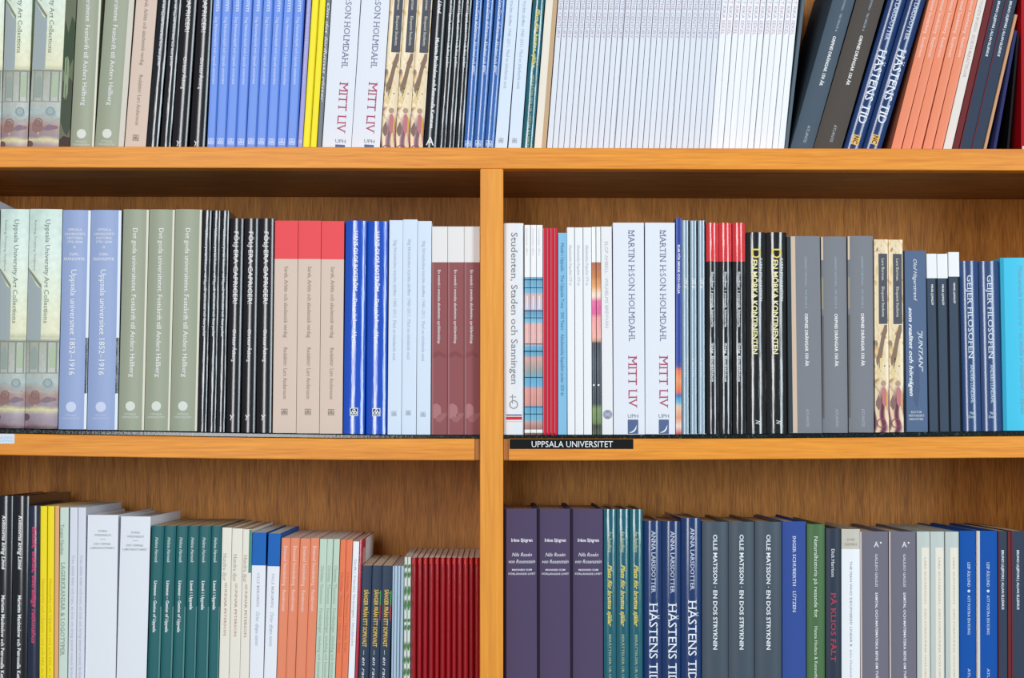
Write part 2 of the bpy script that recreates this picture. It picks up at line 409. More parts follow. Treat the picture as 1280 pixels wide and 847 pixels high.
# label strip and paper sticker on the shelf edging
x0, z0 = at(637, 560.8); x1, z1 = at(791.5, 548.4)
lab = link('label_strip', box_me('label_strip', x0, x1, -.0008, -.00005, z0, z1, mat('#0c0d10', 'matte')), case); lab['label'] = 'black label strip lettered UPPSALA UNIVERSITET'
V, F = glyphs('UPPSALA UNIVERSITET', ''); mx = max(v[0] for v in V); ax, az = at(664, 558.6); bx, bz = at(766, 551)
link('label_lettering', mesh('label_lettering', [(ax + v[0] / mx * (bx - ax), -.0010, az + v[1] / CAP * (bz - az)) for v in V], F, [mat('#f2f4f5', 'print')]), lab)
x0, z0 = at(-14, 554.2); x1, z1 = at(18.3, 542.2)
st = link('paper_sticker', box_me('paper_sticker', x0, x1, -.0006, -.00005, z0, z1, mat('#dfe9f2', 'matte')), case); st['label'] = 'small white paper sticker'
V, F = [], []
for r in range(2):
    n0 = len(V); pts = [(x0 + (x1 - x0) * (.05 + .9 * i / 40), z0 + (z1 - z0) * (.62 - .32 * r) + .0011 * math.sin(i * 1.25 + r)) for i in range(41)]
    for x, z in pts: V += [(x, -.0008, z + .00025), (x, -.0008, z - .00025)]
    F += [(n0 + 2 * i + 1, n0 + 2 * i + 3, n0 + 2 * i + 2, n0 + 2 * i) for i in range(40)]
link('wavy_lines', mesh('wavy_lines', V, F, [mat('#7fb2d8', 'print')]), st)

# room
def struct(name, me): o = link(name, me); o['kind'] = 'structure'; return o
struct('floor', box_me('floor', -4, 4, -6, .6, -.05, 0, mat('#6f6258', 'satin')))
struct('wall_back', box_me('wall_back', -4, 4, .27, .37, 0, 3.2, mat('#d9d6cf', 'matte')))

# ------------------------------------------------------------------ book designs
W, K = '#f4f4f2', '#15171c'
def seal(u, t, col, r=6): return [('D', u, t, r, col), ('H', 'UPPSALA', t + r + 4, u, 15, 2.4, col, 's'), ('H', 'UNIVERSITET', t + r + 8, u, 22, 2.4, col, 's')]
ART = ramp_mat('jacket_painting', 280, [(0, '#c6dcd2'), (60, '#d6e5da'), (120, '#dce2c6'), (160, '#dfdcb8'), (168, '#a3a898'), (205, '#b3b6ac'), (222, '#a9b9b6'), (238, '#a57d72'), (252, '#8f7f86'), (256, '#d4cb96'), (262, '#9c8d98'), (275, '#8e7a86'), (279, '#5a3034')], .035, 55, .35, .2)
TPL['art'] = Book('#c9d8cd', 'satin', 'hard', 1.6, cm=ART, el=[
    ('Q', [(0, 76, 165), (.12, 86, 165), (.28, 97, 165), (.42, 101, 165), (.43, 108, 165)], '#a3aeb0'), ('Q', [(0, 74, 77), (.2, 84, 90), (.42, 96, 101)], '#8b8f7c'),
    ('R', .02, .98, 162, 164.5, '#d8d8ae'), ('R', .02, .98, 166, 168, '#8b9088'),
    ('R', .08, .12, 168, 206, '#8f978e'), ('R', .36, .4, 168, 206, '#8f978e'), ('R', .62, .67, 168, 206, '#8b9189'), ('R', .9, .94, 168, 206, '#8b9189'),
    ('Q', [(.7, 180, 200), (.74, 173, 200), (.8, 170, 200), (.86, 173, 200), (.9, 180, 200)], '#b3c3a6'), ('Q', [(.14, 180, 202), (.2, 174, 202), (.3, 174, 202), (.34, 180, 202)], '#9aa79f'),
    ('Q', [(.5, 218, 222), (.62, 214, 226), (.74, 214, 227), (.86, 219, 225)], '#a3b5b6'), ('O', .68, 219, 5.5, '#8f9494'), ('O', .3, 234, 5.5, '#8c6b66'), ('Q', [(.1, 236, 244), (.2, 231, 247), (.34, 231, 246), (.46, 238, 244)], '#967570'), ('R', .28, .33, 232, 250, '#c3aca2'),
    ('Q', [(.45, 241, 243), (.65, 236, 244), (.95, 238, 241)], '#8b7987'), ('Q', [(.4, 228, 230), (.7, 230, 233), (1, 227, 229)], '#aab3ae'), ('D', .04, 262, 4.5, '#6b5358'), ('R', .5, .53, 205, 216, '#b9b9a9'), ('R', .0, .98, 206, 207.2, '#949a90'),
    ('T', 'Uppsala University Art Collections', 13, 144, .58, 5.6, '#78877f', 's'), ('T', 'Painting, Drawing, Sculpture', 14, 78, .2, 2.6, '#92aaa0', 's')])
TPL['art_wide'] = Book('#c9d8cd', 'satin', 'hard', 1.2, cm=ART, el=[(e[0], e[1] * .74, e[2] * .74) + tuple(e[3:]) if e[0] == 'R' else (e[0], [(p * .74, a, b) for p, a, b in e[1]], e[2]) if e[0] == 'Q' else (e[0], e[1] * .74) + tuple(e[2:]) if e[0] in 'DO' else
    e[:4] + (e[4] * .74,) + tuple(e[5:]) for e in TPL['art'].el] + [('R', .745, 1, 0, 280, '#6c735c'), ('Q', [(.76, 100, 165), (.85, 118, 172), (.92, 96, 160), (1, 104, 150)], '#3f4f3c'), ('Q', [(.76, 178, 232), (.85, 184, 245), (.93, 174, 250), (1, 180, 240)], '#4b5244'),
    ('Q', [(.8, 150, 200), (.86, 147, 204), (.9, 155, 196)], '#8f9d7c'), ('Q', [(.75, 255, 279), (.85, 250, 279), (1, 252, 279)], '#4a3a38')])
TPL['lab_side'] = Book('#cfd3da', 'matte', 'flat', depth=225)
TPL['hist'] = Book('#99abd3', 'satin', 'hard', 2.5, el=[('H', 'UPPSALA', 25, .45, 18, 3, W, 's'), ('H', 'UNIVERSITETS', 30.5, .45, 26, 3, W, 's'), ('H', 'HISTORIA', 35.5, .45, 20, 3, W, 's'), ('H', '1793–2000', 40.5, .45, 20, 3, W, 's'),
    ('H', 'II', 47, .45, 3, 3, W, 's'), ('H', 'CARL', 56, .45, 12, 3.4, W, 's'), ('H', 'FRÄNGSMYR', 62, .45, 27, 3.6, W, 's'), ('T', 'Uppsala universitet 1852–1916', 75, 208, .45, 7, W, 's')] + seal(.45, 248, '#d2daf0', 6.5) +
    [('R', .91, 1, 0, 280, '#e8eef5'), ('R', .91, 1, 161, 231, '#23353a')])
TPL['det'] = Book('#a0a690', 'satin', 'hard', 2.5, el=[('T', 'Det goda universitetet. Festskrift till Anders Hallberg', 24, 212, .5, 5.8, W, 's')] + seal(.46, 248, '#dfe3da') + [('R', .92, 1, 0, 280, '#e6e0cd')])
TPL['det_light'] = Book('#a0a690', 'satin', 'hard', 2.5, el=[('T', 'Det goda universitetet. Festskrift till Anders Hallberg', 24, 212, .42, 5.8, W, 's')] + seal(.4, 248, '#dfe3da') + [('R', .82, 1, 0, 280, '#d9d3c6')])
TPL['port'] = Book('#090f16', 'foil', 'hard', None, el=[('T', 'Visdomens portar: kvinnor vid Uppsala universitet och dess parker', 22, 160, .5, 3, '#dfe6ea', 'sb')], depth=235)
TPL['folj'] = Book('#0f0a14', 'gloss', 'hard', None, el=[('T', 'FÖLJ ERA CAPRICER!', 17, 108, .5, 5.6, W, ''), ('T', 'Christer Åsberg', 140, 181, .5, 4.2, W, ''), ('H', 'Y', 251, .46, 6, 7, W, 'i')])
TPL['sarek'] = Book('#dfc8b8', 'matte', 'flat', bands=[(48.5, '#f2565c')], el=[('T', 'Sarek, Arktis och akademisk vardag', 58, 148, .52, 4.6, '#94857c', 's'), ('T', 'Redaktör: Lars Andersson', 160, 225, .52, 4.6, '#94857c', 's'), ('F', .5, 241, 7.5, '#8a7d76')])
TPL['bostrom'] = Book('#0c4fc4', 'foil', 'hard', 3.4, el=[('T', 'HANS-OLOF BOSTRÖM', 13, 89, .5, 4.8, W, 'sb'), ('D', .46, 93.5, 1, W), ('T', 'Det underbara skåpet', 99, 155, .5, 4.6, W, 'sb'), ('F', .5, 241, 10, W, '#1b2b50')])
TPL['strom'] = Book('#dbe7f6', 'matte', 'flat', el=[('T', 'Stig Strömholms tryckta skrifter 1945–2011. Med en inledande essä', 25, 177, .46, 4, '#aeb8c8', 's'), ('F', .46, 244, 6, '#a3a8b0')])
TPL['brown'] = Book('#96585a', 'matte', 'flat', bands=[(45.3, '#ece8e6')], el=[('T', 'En svensk i svenska akademins språklandskap', 55, 148, .48, 3.6, W, 's'),
    ('Q', [(.02, 226, 240), (.3, 223, 243), (.55, 226, 240), (.62, 230, 236)], '#b27a7c'), ('Q', [(.3, 240, 246), (.6, 236, 247), (1, 235, 238)], '#a56a6d'), ('Q', [(.1, 160, 166), (.5, 157, 163), (.9, 162, 166)], '#8a4e50'), ('R', .0, .12, 46, 262, '#a56c70')])
TPL['student'] = Book('#e6e9ee', 'satin', 'hard', 2.0, el=[('T', 'Studenten, Staden och Sanningen', 12, 204, .54, 8, '#7b7f86', 's'), ('R', .42, .46, 216, 228, '#8b8f97'), ('R', .3, .62, 219, 220, '#8b8f97'), ('O', .5, 229, 5.5, '#8b8f97'),
    ('R', .12, .92, 241.5, 243, '#3a5584'), ('R', .12, .92, 244.3, 248.2, '#cc3b3f'), ('R', .12, .92, 250, 251, '#eec29a')])
def band(lst): return [('R', 0, 1, a, b, c) for a, b, c in lst]
PENS = ramp_mat('pencil_photo', 262, [(64, '#5d9dbe'), (83, '#6fb4d6'), (86, '#d9b0aa'), (104, '#c4c0d6'), (108, '#4f95b8'), (121, '#7fb9d6'), (124, '#e4aaa6'), (148, '#dfb1ae'), (151, '#63a9cc'), (162, '#5f9fc0'), (166, '#d8a098'), (182, '#8f9a96'), (191, '#5fa6c8'), (201, '#63a9cc'), (205, '#e1988e'), (224, '#d18f86'), (228, '#55a0c4'), (243, '#6ab0cd'), (247, '#c4928a'), (259, '#8a5f56')], .012, 50, .35, .12)
TPL['pens'] = Book('#5d9dbe', 'satin', 'flat', bands=[(66, '#f3f3f3')], cm=PENS, el=[('T', 'Universitetet i siffror', 4, 39, .45, 2.4, '#c9cdd4', ''), ('R', 0, 1, 69, 70, '#1d2a38'), ('R', 0, 1, 79, 80, '#24506b'), ('R', 0, 1, 108, 109.2, '#1d2a38'), ('R', 0, 1, 117, 118, '#24506b'), ('R', 0, 1, 150, 151, '#1d3a50'), ('R', 0, 1, 159, 160.5, '#24506b'), ('R', 0, 1, 192, 193, '#1d3a50'), ('R', 0, 1, 229, 230, '#24506b'), ('R', 0, 1, 238, 239, '#1d3a50'), ('R', .35, .6, 90, 106, '#e2e4ee'), ('R', .35, .6, 124, 148, '#efc3bd'), ('R', 0, 1, 258, 262, '#f4f2f0')])
TPL['redthin'] = Book('#d2263e', 'matte', 'flat', el=[('R', 0, .2, 0, 258, '#ea8a92')])
TPL['sky'] = Book('#84bee0', 'satin', 'flat', el=[('T', 'Musik i Uppsala · The Uppsala Tone · 300 Years · Akademiska kapellet under 350 år', 13, 206, .5, 4, '#4a7ca4', 's')])
TPL['kapell'] = Book('#f1f2f4', 'matte', 'flat', el=[('T', 'Akademiska Kapellet 375 år', 22, 74, .48, 3.6, '#b3bbcb', 's')])
SUN = ramp_mat('sunset_photo', 261, [(45, '#b0613f'), (62, '#c9793f'), (75, '#e8a66a'), (86, '#fbe9d5'), (93, '#e86a9c'), (108, '#e0609a'), (114, '#f0a0a0'), (138, '#f3b0a4'), (143, '#cfa08a'), (146, '#3a3f4a'), (170, '#4b525e'), (222, '#39404a'), (229, '#7c9460'), (246, '#6a8250'), (250, '#2f3a32'), (259, '#4a5240')], .015, 60, .35, .2)
TPL['sunset'] = Book('#b0613f', 'satin', 'flat', bands=[(45, '#f0f0f0')], cm=SUN, el=[('R', .2, .6, 199, 201, '#f5f5f5')])
TPL['alm'] = Book('#eeedee', 'matte', 'flat', el=[('T', 'ELOF AMBELL · WILHELMS BREVVÄN', 19, 128, .5, 4, '#bbbec5', ''), ('D', .52, 237, 6, '#b4b8c6'), ('O', .52, 237, 5.2, '#9399ac'), ('O', .52, 237, 3, '#9ba1b2')])
TPL['mitt'] = Book('#e7eaf2', 'matte', 'flat', el=[('T', 'MARTIN H:SON HOLMDAHL', 9, 150, .6, 7.6, '#777a98', 's'), ('D', .52, 13, 1.2, '#777a98'), ('T', 'MITT LIV', 168, 234, .62, 11, '#b5506a', 's'), ('H', 'UPH', 244, .62, 13, 4.8, '#7b808c', ''),
    ('R', .45, .79, 248.5, 266.5, '#5a6b92'), ('Q', [(.5, 264.4, 265), (.58, 263.6, 265), (.66, 261, 263.6), (.72, 257, 260.5), (.74, 255, 256)], W)])
GLOW = ramp_mat('blue_orange_photo', 272, [(0, '#1b3f9e'), (180, '#2140a0'), (187, '#4a4a90'), (192, '#ea7a52'), (205, '#f29a66'), (218, '#e86a44'), (223, '#2f6fb0'), (232, '#6fb4d0'), (237, '#e9c6a8'), (252, '#e99a78'), (262, '#f2d6cc'), (271, '#d85a50')], .02, 70, .3, .15)
TPL['glow'] = Book('#1b3f9e', 'gloss', 'flat', cm=GLOW, el=[('T', 'RUM FÖR MINNE OCH HÄLSA', 34, 96, .5, 2.8, W, 'b')])
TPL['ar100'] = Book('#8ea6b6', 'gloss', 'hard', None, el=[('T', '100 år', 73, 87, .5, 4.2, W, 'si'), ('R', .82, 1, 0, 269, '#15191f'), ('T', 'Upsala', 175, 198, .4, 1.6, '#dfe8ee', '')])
TPL['redcap'] = Book('#090e15', 'foil', 'hard', 3.0, bands=[(49, '#dd3338')], el=[('T', 'Studier i svensk historia', 62, 132, .5, 2.8, '#dfe6ea', 'b'), ('T', 'Stig Boëthius', 152, 201, .5, 2.6, '#dfe6ea', 'b')])
TPL['morka'] = Book('#08090c', 'foil', 'hard', 4.0, el=[('T', 'EN MÖRKA KONTINENTEN', 35, 154, .42, 6.6, '#f5ecb4', 'b'), ('T', 'D', 21, 33, .5, 12, '#efd95c', ''), ('T', 'KARIN JOHANNISSON', 33, 87, .74, 3.6, W, ''), ('T', 'N', 237, 243, .55, 5, W, 'si')])
OR = [('T', 'LENNART HEDWALL · TRE SEKLER &', 26, 92, .55, 2.6, '#a9bacb', 's'), ('T', 'ORPHEI DRÄNGAR 150 ÅR', 98, 165, .55, 3.8, W, 'sb'), ('T', 'ATLANTIS', 218, 241, .55, 3.4, '#b3bcc8', 's')]
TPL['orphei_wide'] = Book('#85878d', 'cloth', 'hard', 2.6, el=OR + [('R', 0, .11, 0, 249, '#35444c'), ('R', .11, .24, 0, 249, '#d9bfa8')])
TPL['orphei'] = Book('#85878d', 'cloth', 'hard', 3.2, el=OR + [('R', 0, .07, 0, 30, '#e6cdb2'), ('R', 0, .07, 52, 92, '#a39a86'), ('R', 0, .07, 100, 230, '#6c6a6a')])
TPL['orphei_slate'] = Book('#525f6c', 'cloth', 'hard', 3.2, el=OR, pages='tan')  # grey orphei cloth, shade on the leaning copy put into its colour
TPL['orphei_brown'] = Book('#564f4a', 'cloth', 'hard', 3.2, el=OR, pages='cream')  # same grey cloth, darkened in its colour for the shade of leaning
SW = swirl_mat('jacket_baroque', '#ecd8b4', '#8a786c', '#e0b878', '#b4707a', 245)
TPL['eloq'] = Book('#e3c58c', 'satin', 'flat', .6, cm=SW, el=[('R', .3, .93, 18, 107, '#565861'), ('T', 'Lars Burman', 24, 52, .62, 3.4, '#e9e2d2', 's'), ('T', 'Eloquent Students', 60, 98, .62, 3.4, '#e9e2d2', 's'),
    ('Q', [(.1, 150, 156), (.3, 140, 165), (.5, 120, 150), (.7, 108, 128), (.9, 108, 116)], '#8b7564'), ('Q', [(.15, 165, 172), (.35, 150, 176), (.55, 150, 158)], '#e8d09c'), ('D', .6, 182, 3.4, '#b59a84'), ('Q', [(.5, 188, 206), (.66, 186, 212), (.8, 190, 210)], '#c77c84'),
    ('Q', [(.8, 190, 214), (.9, 194, 216)], '#d9b23c'), ('Q', [(.05, 205, 210), (.25, 196, 216), (.4, 204, 212)], '#8b6f68'), ('O', .45, 232, 6, '#9a4a5c'), ('D', .7, 160, .8, '#4a3c30'), ('T', '......', 166, 167, .6, 8, '#4a3c30', '')])
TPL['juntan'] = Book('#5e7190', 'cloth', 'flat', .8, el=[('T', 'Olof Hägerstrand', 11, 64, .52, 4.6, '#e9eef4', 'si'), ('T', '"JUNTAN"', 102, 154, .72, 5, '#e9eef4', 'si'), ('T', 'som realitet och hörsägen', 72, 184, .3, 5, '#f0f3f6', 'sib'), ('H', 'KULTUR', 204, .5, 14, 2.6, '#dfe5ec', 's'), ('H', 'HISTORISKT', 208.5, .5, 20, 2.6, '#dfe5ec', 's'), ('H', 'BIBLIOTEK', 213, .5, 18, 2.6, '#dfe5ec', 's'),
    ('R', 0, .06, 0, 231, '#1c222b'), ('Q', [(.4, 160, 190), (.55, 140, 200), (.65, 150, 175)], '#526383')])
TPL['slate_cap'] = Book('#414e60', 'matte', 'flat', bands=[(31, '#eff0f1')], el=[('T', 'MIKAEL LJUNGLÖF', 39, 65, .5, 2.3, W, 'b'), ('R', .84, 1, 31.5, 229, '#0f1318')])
TPL['geijer'] = Book('#2c4878', 'gloss', 'hard', 3.6, el=[('T', 'GEIJER FILOSOFEN', 18, 124, .5, 6.4, '#dfe8f2', 's'), ('T', 'ANDERS LUNDAHL', 131, 180, .52, 3.8, '#cfe0f0', 's'), ('H', 'Nya', 192, .5, 6, 3.2, '#dfe8f2', 's'), ('H', 'Doxa', 197, .5, 9, 3.2, '#dfe8f2', 's')])
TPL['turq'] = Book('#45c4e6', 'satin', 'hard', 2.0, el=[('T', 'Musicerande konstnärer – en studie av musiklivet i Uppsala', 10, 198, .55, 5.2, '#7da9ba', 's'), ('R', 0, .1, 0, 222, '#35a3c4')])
TPL['dag'] = Book('#7096e8', 'satin', 'flat', el=[('T', 'ACTA UNIVERSITETS', 24, 80, .5, 3.4, '#e2eafc', 'b'), ('T', 'Dag Hammarskjöld och Uppsala universitet', 87, 174, .45, 3.6, '#dfe8fb', 's'), ('F', .45, 247, 7.5, '#dfe8fb'), ('R', .86, 1, 0, 270, '#4b74cf')])
TPL['lav'] = Book('#a39fdc', 'satin', 'flat', el=[('T', 'Dag Hammarskjöld och Uppsala universitet', 40, 174, .5, 2, '#dcdcf4', 's'), ('F', .5, 247, 4.5, '#dfe0fb')])
TPL['yellow'] = Book('#f8e60e', 'satin', 'flat', depth=235)
TPL['yellow_text'] = Book('#f6df1c', 'satin', 'flat', el=[('T', 'Hammarby och Uppsala i ord och bild, en historia', 90, 230, .5, 3.2, '#d6bd2a', 's')], pages='cream', depth=240)
TPL['script'] = Book('#72777f', 'satin', 'flat', el=[('T', 'Om det förflutnas röster', 60, 188, .5, 3.6, W, 'si')])
TPL['kvinn'] = Book('#0d1119', 'gloss', 'hard', None, pages='slate', depth=236, el=[('T', 'Kvinnorna kring Linné', 24, 92, .5, 4.6, W, 'sib'), ('T', 'Mariette Manktelow och Petronella Kettunen', 123, 240, .5, 4.2, W, 'sb'), ('H', 'A', 256, .45, 10, 11, W, '')])
TPL['lars'] = Book('#3064ae', 'gloss', 'hard', None, el=[('T', 'Lars-Gösta Hellström: Akademi och BMC', 62, 158, .5, 4.2, '#e6eef8', 'si'), ('F', .42, 247, 7.5, '#dbe6f6')])
TPL['plats'] = Book('#0c5f6e', 'foil', 'hard', None, pages='tan', el=[('T', 'Åsa Äppelberg', 27, 54, .5, 3.6, '#cfd9a0', 'si'), ('T', 'Plats för brutna själar', 69, 146, .5, 5, '#e6d56a', 'sib'), ('T', 'BERÄTTELSER UR UPPSALAS HISTORIA', 156, 262, .5, 2.8, '#b9c7a0', 's')])
TPL['cream_tan'] = Book('#efe5d6', 'matte', 'flat', el=[('R', .62, 1, 0, 270, '#c9a985')])
TPL['century'] = Book('#e2e5ed', 'matte', 'flat', el=[('T', 'UPPSALA IN THE CENTURY', 20, 112, .5, 3.8, '#bba9be', '')])
TPL['sekel'] = Book('#f0f1f5', 'matte', 'flat', el=[('T', 'ETT AKADEMISKT RIKA SEKEL', 8, 107, .5, 4, '#c9a6b8', '')])
TPL['slate'] = Book('#5a6874', 'matte', 'flat')
TPL['hast'] = Book('#123468', 'gloss', 'hard', 3.6, pages='tan', depth=232, el=[('T', 'ANNA LARSDOTTER', 12, 90, .55, 5, '#dfe6f2', 's'), ('T', 'HÄSTENS TID', 102, 202, .55, 10.5, '#f0f3f8', 's'), ('R', .3, .72, 218, 231, '#e6b96c'), ('T', 'NC', 219.5, 229.5, .51, 6, '#3a2412', 'b')])
TPL['sweden'] = Book('#ea8a66', 'satin', 'flat', pages='pink', el=[('T', 'Emanuel Swedenborg · Resebreven', 10, 91, .5, 4.2, '#f7ddd4', 's'), ('F', .5, 217, 5.5, '#f0c4b4')])
TPL['flax'] = Book('#e6dcd4', 'matte', 'flat', el=[('T', 'ÅTTONDE BOKEN · KORTA BERÄTTELSER', 20, 130, .5, 3.6, '#bdb5b2', 's')])
TPL['wine'] = Book('#6e2a2c', 'matte', 'flat')
TPL['bruno'] = Book('#3c4658', 'cloth', 'flat', .8, pages='tan', depth=236, el=[('T', 'BRUNO LILJEFORS | ALLAN ELLENIUS', 24, 98, .5, 3, '#e6ebf0', 'sb'), ('R', 0, .07, 0, 238, '#7a3038')])
TPL['tan'] = Book('#c99a74', 'matte', 'flat')
TPL['navy'] = Book('#2c2f63', 'matte', 'flat')
TPL['black'] = Book('#0d0c10', 'matte', 'hard')
TPL['red'] = Book('#b3121c', 'matte', 'hard', 1.5, el=[('R', .05, .3, 255, 265, '#e6d2c0')])
TPL['rednavy'] = Book('#1c2740', 'gloss', 'hard', 1.6, pages='tan', el=[('T', 'Enkelt, enkelt, beträffligt rationshus', 26, 171, .52, 4.8, '#dd4d78', 'sib')])
TPL['tanorange'] = Book('#eab07a', 'matte', 'flat', pages='tan')
TPL['lager'] = Book('#cfe0d3', 'matte', 'flat', pages='white', el=[('T', 'Torgny Nevéus', 21, 59, .28, 4.4, '#8c9885', 's'), ('T', 'LAGERKRANSAR & LOGOTYPER', 68, 184, .4, 5, '#8c9885', 's')])
TPL['lilac'] = Book('#dee1ec', 'matte', 'flat', el=[('T', 'Från skilda tider och rum, en bok om kring ämnet svensk lärdom', 60, 214, .5, 3.2, '#b7bccb', 's')])
TPL['lab'] = Book('#e8ebf2', 'matte', 'hard', .8, el=[('H', 'SVEN', 20, .5, 11, 2.4, '#8d929c', 's'), ('H', 'WIDMALM', 25, .5, 21, 2.4, '#8d929c', 's'), ('R', .42, .6, 30, 30.5, '#8d929c'), ('H', 'DET ÖPPNA', 36, .5, 21, 2.4, '#8d929c', 's'), ('H', 'LABORATORIET', 41, .5, 31, 2.4, '#8d929c', 's')])
def linne(t, e): return Book('#1c6266', 'satin', 'flat', .9, pages='tan', el=[('T', 'Helena Harnesk', 14, 46, .45, 3.8, '#e2efec', 'si'), ('T', t, 68, e, .45, 3.6, W, 'sb'), ('R', .88, 1, 100, 243, '#5d8c8a')])
TPL['linn_en'] = linne('Linnaeus – Genius of Uppsala', 132); TPL['linn_sv'] = linne('Linné i Uppsala', 104)
GP = [('T', 'Hundra djur', 32, 66, .35, 4.4, '#b3a493', 's'), ('T', 'GUNNAR PETERSON', 68, 134, .5, 2.8, '#b98f80', 's')]
TPL['gunnar'] = Book('#efe9dc', 'matte', 'flat', pages='tan', el=GP); TPL['gunnar_green'] = Book('#efe9dc', 'matte', 'flat', pages='tan', el=GP + [('R', .7, 1, 0, 54, '#4f8f80')])
TPL['olleb'] = Book('#eef0f7', 'matte', 'flat', bands=[(41, '#2468b8')], el=[('T', 'OLLE BERGREN', 50, 92, .5, 3, '#b2b8c4', 's'), ('T', 'Örlar djupa namn', 98, 140, .5, 4, '#a9b8cc', 'si')])
TPL['theo'] = Book('#c6dac8', 'matte', 'flat', pages='pink', el=[('T', 'Christian Thomasius · Föreläsningar, inledning och kommentar', 33, 180, .5, 3.6, '#98ac9b', 's')])
TPL['coral'] = Book('#f0805a', 'matte', 'flat', pages='pink', el=[('T', 'Christian Thomasius i Uppsala, brev', 40, 140, .5, 3, '#d2694a', 's')])
TPL['white1'] = Book('#f2f3f6', 'matte', 'flat', el=[('T', 'Skrift i Svenska föreningen i Stockholm', 22, 130, .5, 3, '#b3b7c4', 's')])
TPL['cherry'] = Book('#b3243c', 'gloss', 'flat', el=[('S', 60, 224, 2, 222, '#e8eaee'), ('S', 20, 50, 12, 40, '#e8a3a0')])
TPL['song'] = Book('#293a52', 'satin', 'flat', pages='cream', el=[('T', 'SÅNGER FRÅN ETT SOPKVAST', 30, 101, .5, 5, '#e6bf58', 'b'), ('T', '– en radio', 105, 150, .5, 4, '#eef2f4', 'i')])
TPL['song_strip'] = Book('#293a52', 'satin', 'flat', pages='cream', el=TPL['song'].el + [('R', .88, 1, 31, 49, '#4f9a5a'), ('R', .88, 1, 49, 68, '#a83a48')])
TPL['pale'] = Book('#b8cddd', 'gloss', 'fold', pages='pink')
TPL['zebra'] = Book('#dfe5dc', 'satin', 'fold', pages='pink', el=[('Q', [(.08, a + l * .5, a + l * .7), (.3, a, a + l), (.55, a + l * (a % 3) * .2, a + l), (.75, a, a + l * .8), (.95, a + l * .3, a + l * .6)], '#55874e') for a, l in ((9, 5), (17, 9), (36, 12), (52, 14), (76, 5), (84, 7), (104, 12), (122, 10), (138, 9))])
TPL['redmag'] = Book('#9c0d19', 'foil', 'fold', pages='pink', el=[('R', .2, .5, 2, 8, '#e0483f')])
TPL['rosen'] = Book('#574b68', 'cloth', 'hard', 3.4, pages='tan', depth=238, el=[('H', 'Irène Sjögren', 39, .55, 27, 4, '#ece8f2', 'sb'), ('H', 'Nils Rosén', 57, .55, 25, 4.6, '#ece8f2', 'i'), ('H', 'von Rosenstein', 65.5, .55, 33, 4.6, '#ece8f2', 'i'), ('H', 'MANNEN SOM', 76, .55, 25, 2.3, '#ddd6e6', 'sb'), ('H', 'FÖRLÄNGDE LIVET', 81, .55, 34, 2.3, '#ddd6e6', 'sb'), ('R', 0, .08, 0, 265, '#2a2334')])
TPL['olle'] = Book('#47535f', 'satin', 'hard', 3.2, pages='tan', depth=238, el=[('T', 'OLLE MATSSON · EN DOS STRYKNIN', 16, 159, .5, 5, '#eaf0f2', 'b')])
TPL['inger'] = Book('#3c559c', 'cloth', 'hard', 2.4, pages='cream', depth=238, el=[('T', 'INGER SCHUBERTH · LÜTZEN', 18, 113, .5, 4, '#e6ebf5', 's')])
TPL['natural'] = Book('#4b6f45', 'satin', 'hard', 2.2, pages='tan', depth=236, el=[('T', 'Naturalhistoria på resande fot', 15, 116, .5, 4.6, '#e6eee0', 's'), ('T', 'Hanna Hodacs & Kenneth Nyberg', 127, 212, .5, 4, '#dfe8d8', 's')])
TPL['klio'] = Book('#2b3647', 'satin', 'hard', 1.8, pages='tan', depth=236, el=[('T', 'Dick Harrison', 26, 61, .48, 4, '#eef2f4', 's'), ('T', 'PÅ KLIOS FÄLT', 80, 166, .5, 6, '#c2455f', 's')])
TPL['linear'] = Book('#eff1f5', 'satin', 'hard', 1.6, bands=[(25, '#c8c3b6')], pages='cream', depth=234, el=[('H', 'JOHN', 13, .5, 10, 3, '#a39d90', 's'), ('H', 'CHADWICK', 19, .5, 17, 3, '#a39d90', 's'), ('T', 'THE MAN WHO DECIPHERED LINEAR B', 40, 146, .5, 2.8, '#8b8e95', ''), ('T', 'John Chadwick', 150, 185, .5, 2.4, '#9a9da4', 's')])
TPL['galileo'] = Book('#777481', 'cloth', 'hard', 2.4, pages='cream', depth=236, el=[('H', 'A', 16, .56, 7, 6.5, W, 's'), ('D', .72, 14, 1.1, W), ('T', 'GALILEO GALILEI', 28, 69, .56, 3, '#e9e9ee', 's'), ('T', 'SAMTAL OCH MATEMATISKA BEVIS OM TVÅ NYA VETENSKAPER', 76, 232, .56, 3, '#e9e9ee', 'sb'), ('R', 0, .05, 0, 237, '#d8c7bd')])
TPL['greygreen'] = Book('#c3ccc7', 'satin', 'hard', 1.5, pages='cream', depth=236, el=[('R', .34, .92, 20, 237, '#ece5d6'), ('T', 'LARS GUSTAFSSON · DEN FÖRSVUNNA OCH DEN ÅTERFUNNA', 32, 225, .62, 2.2, '#b9ae9c', 's')])
TPL['leif'] = Book('#1d57aa', 'cloth', 'hard', 2.0, pages='cream', depth=236, el=[('T', 'LEIF ÅSLUND', 39, 70, .55, 3.4, '#d3e2f4', 's'), ('D', .55, 75, 1.8, '#d3e2f4'), ('T', 'ATT FOSTRA EN KUNG', 80, 129, .55, 3.2, '#d3e2f4', 's'), ('T', 'ATLANTIS', 171, 200, .55, 3, '#d3e2f4', 's')])
TPL['leif_strip'] = Book('#1d57aa', 'cloth', 'hard', 2.0, pages='cream', depth=236, el=TPL['leif'].el + [('R', 0, .17, 0, 238, '#d5d6d2'), ('R', .0, .05, 0, 238, '#e6cfc6')])

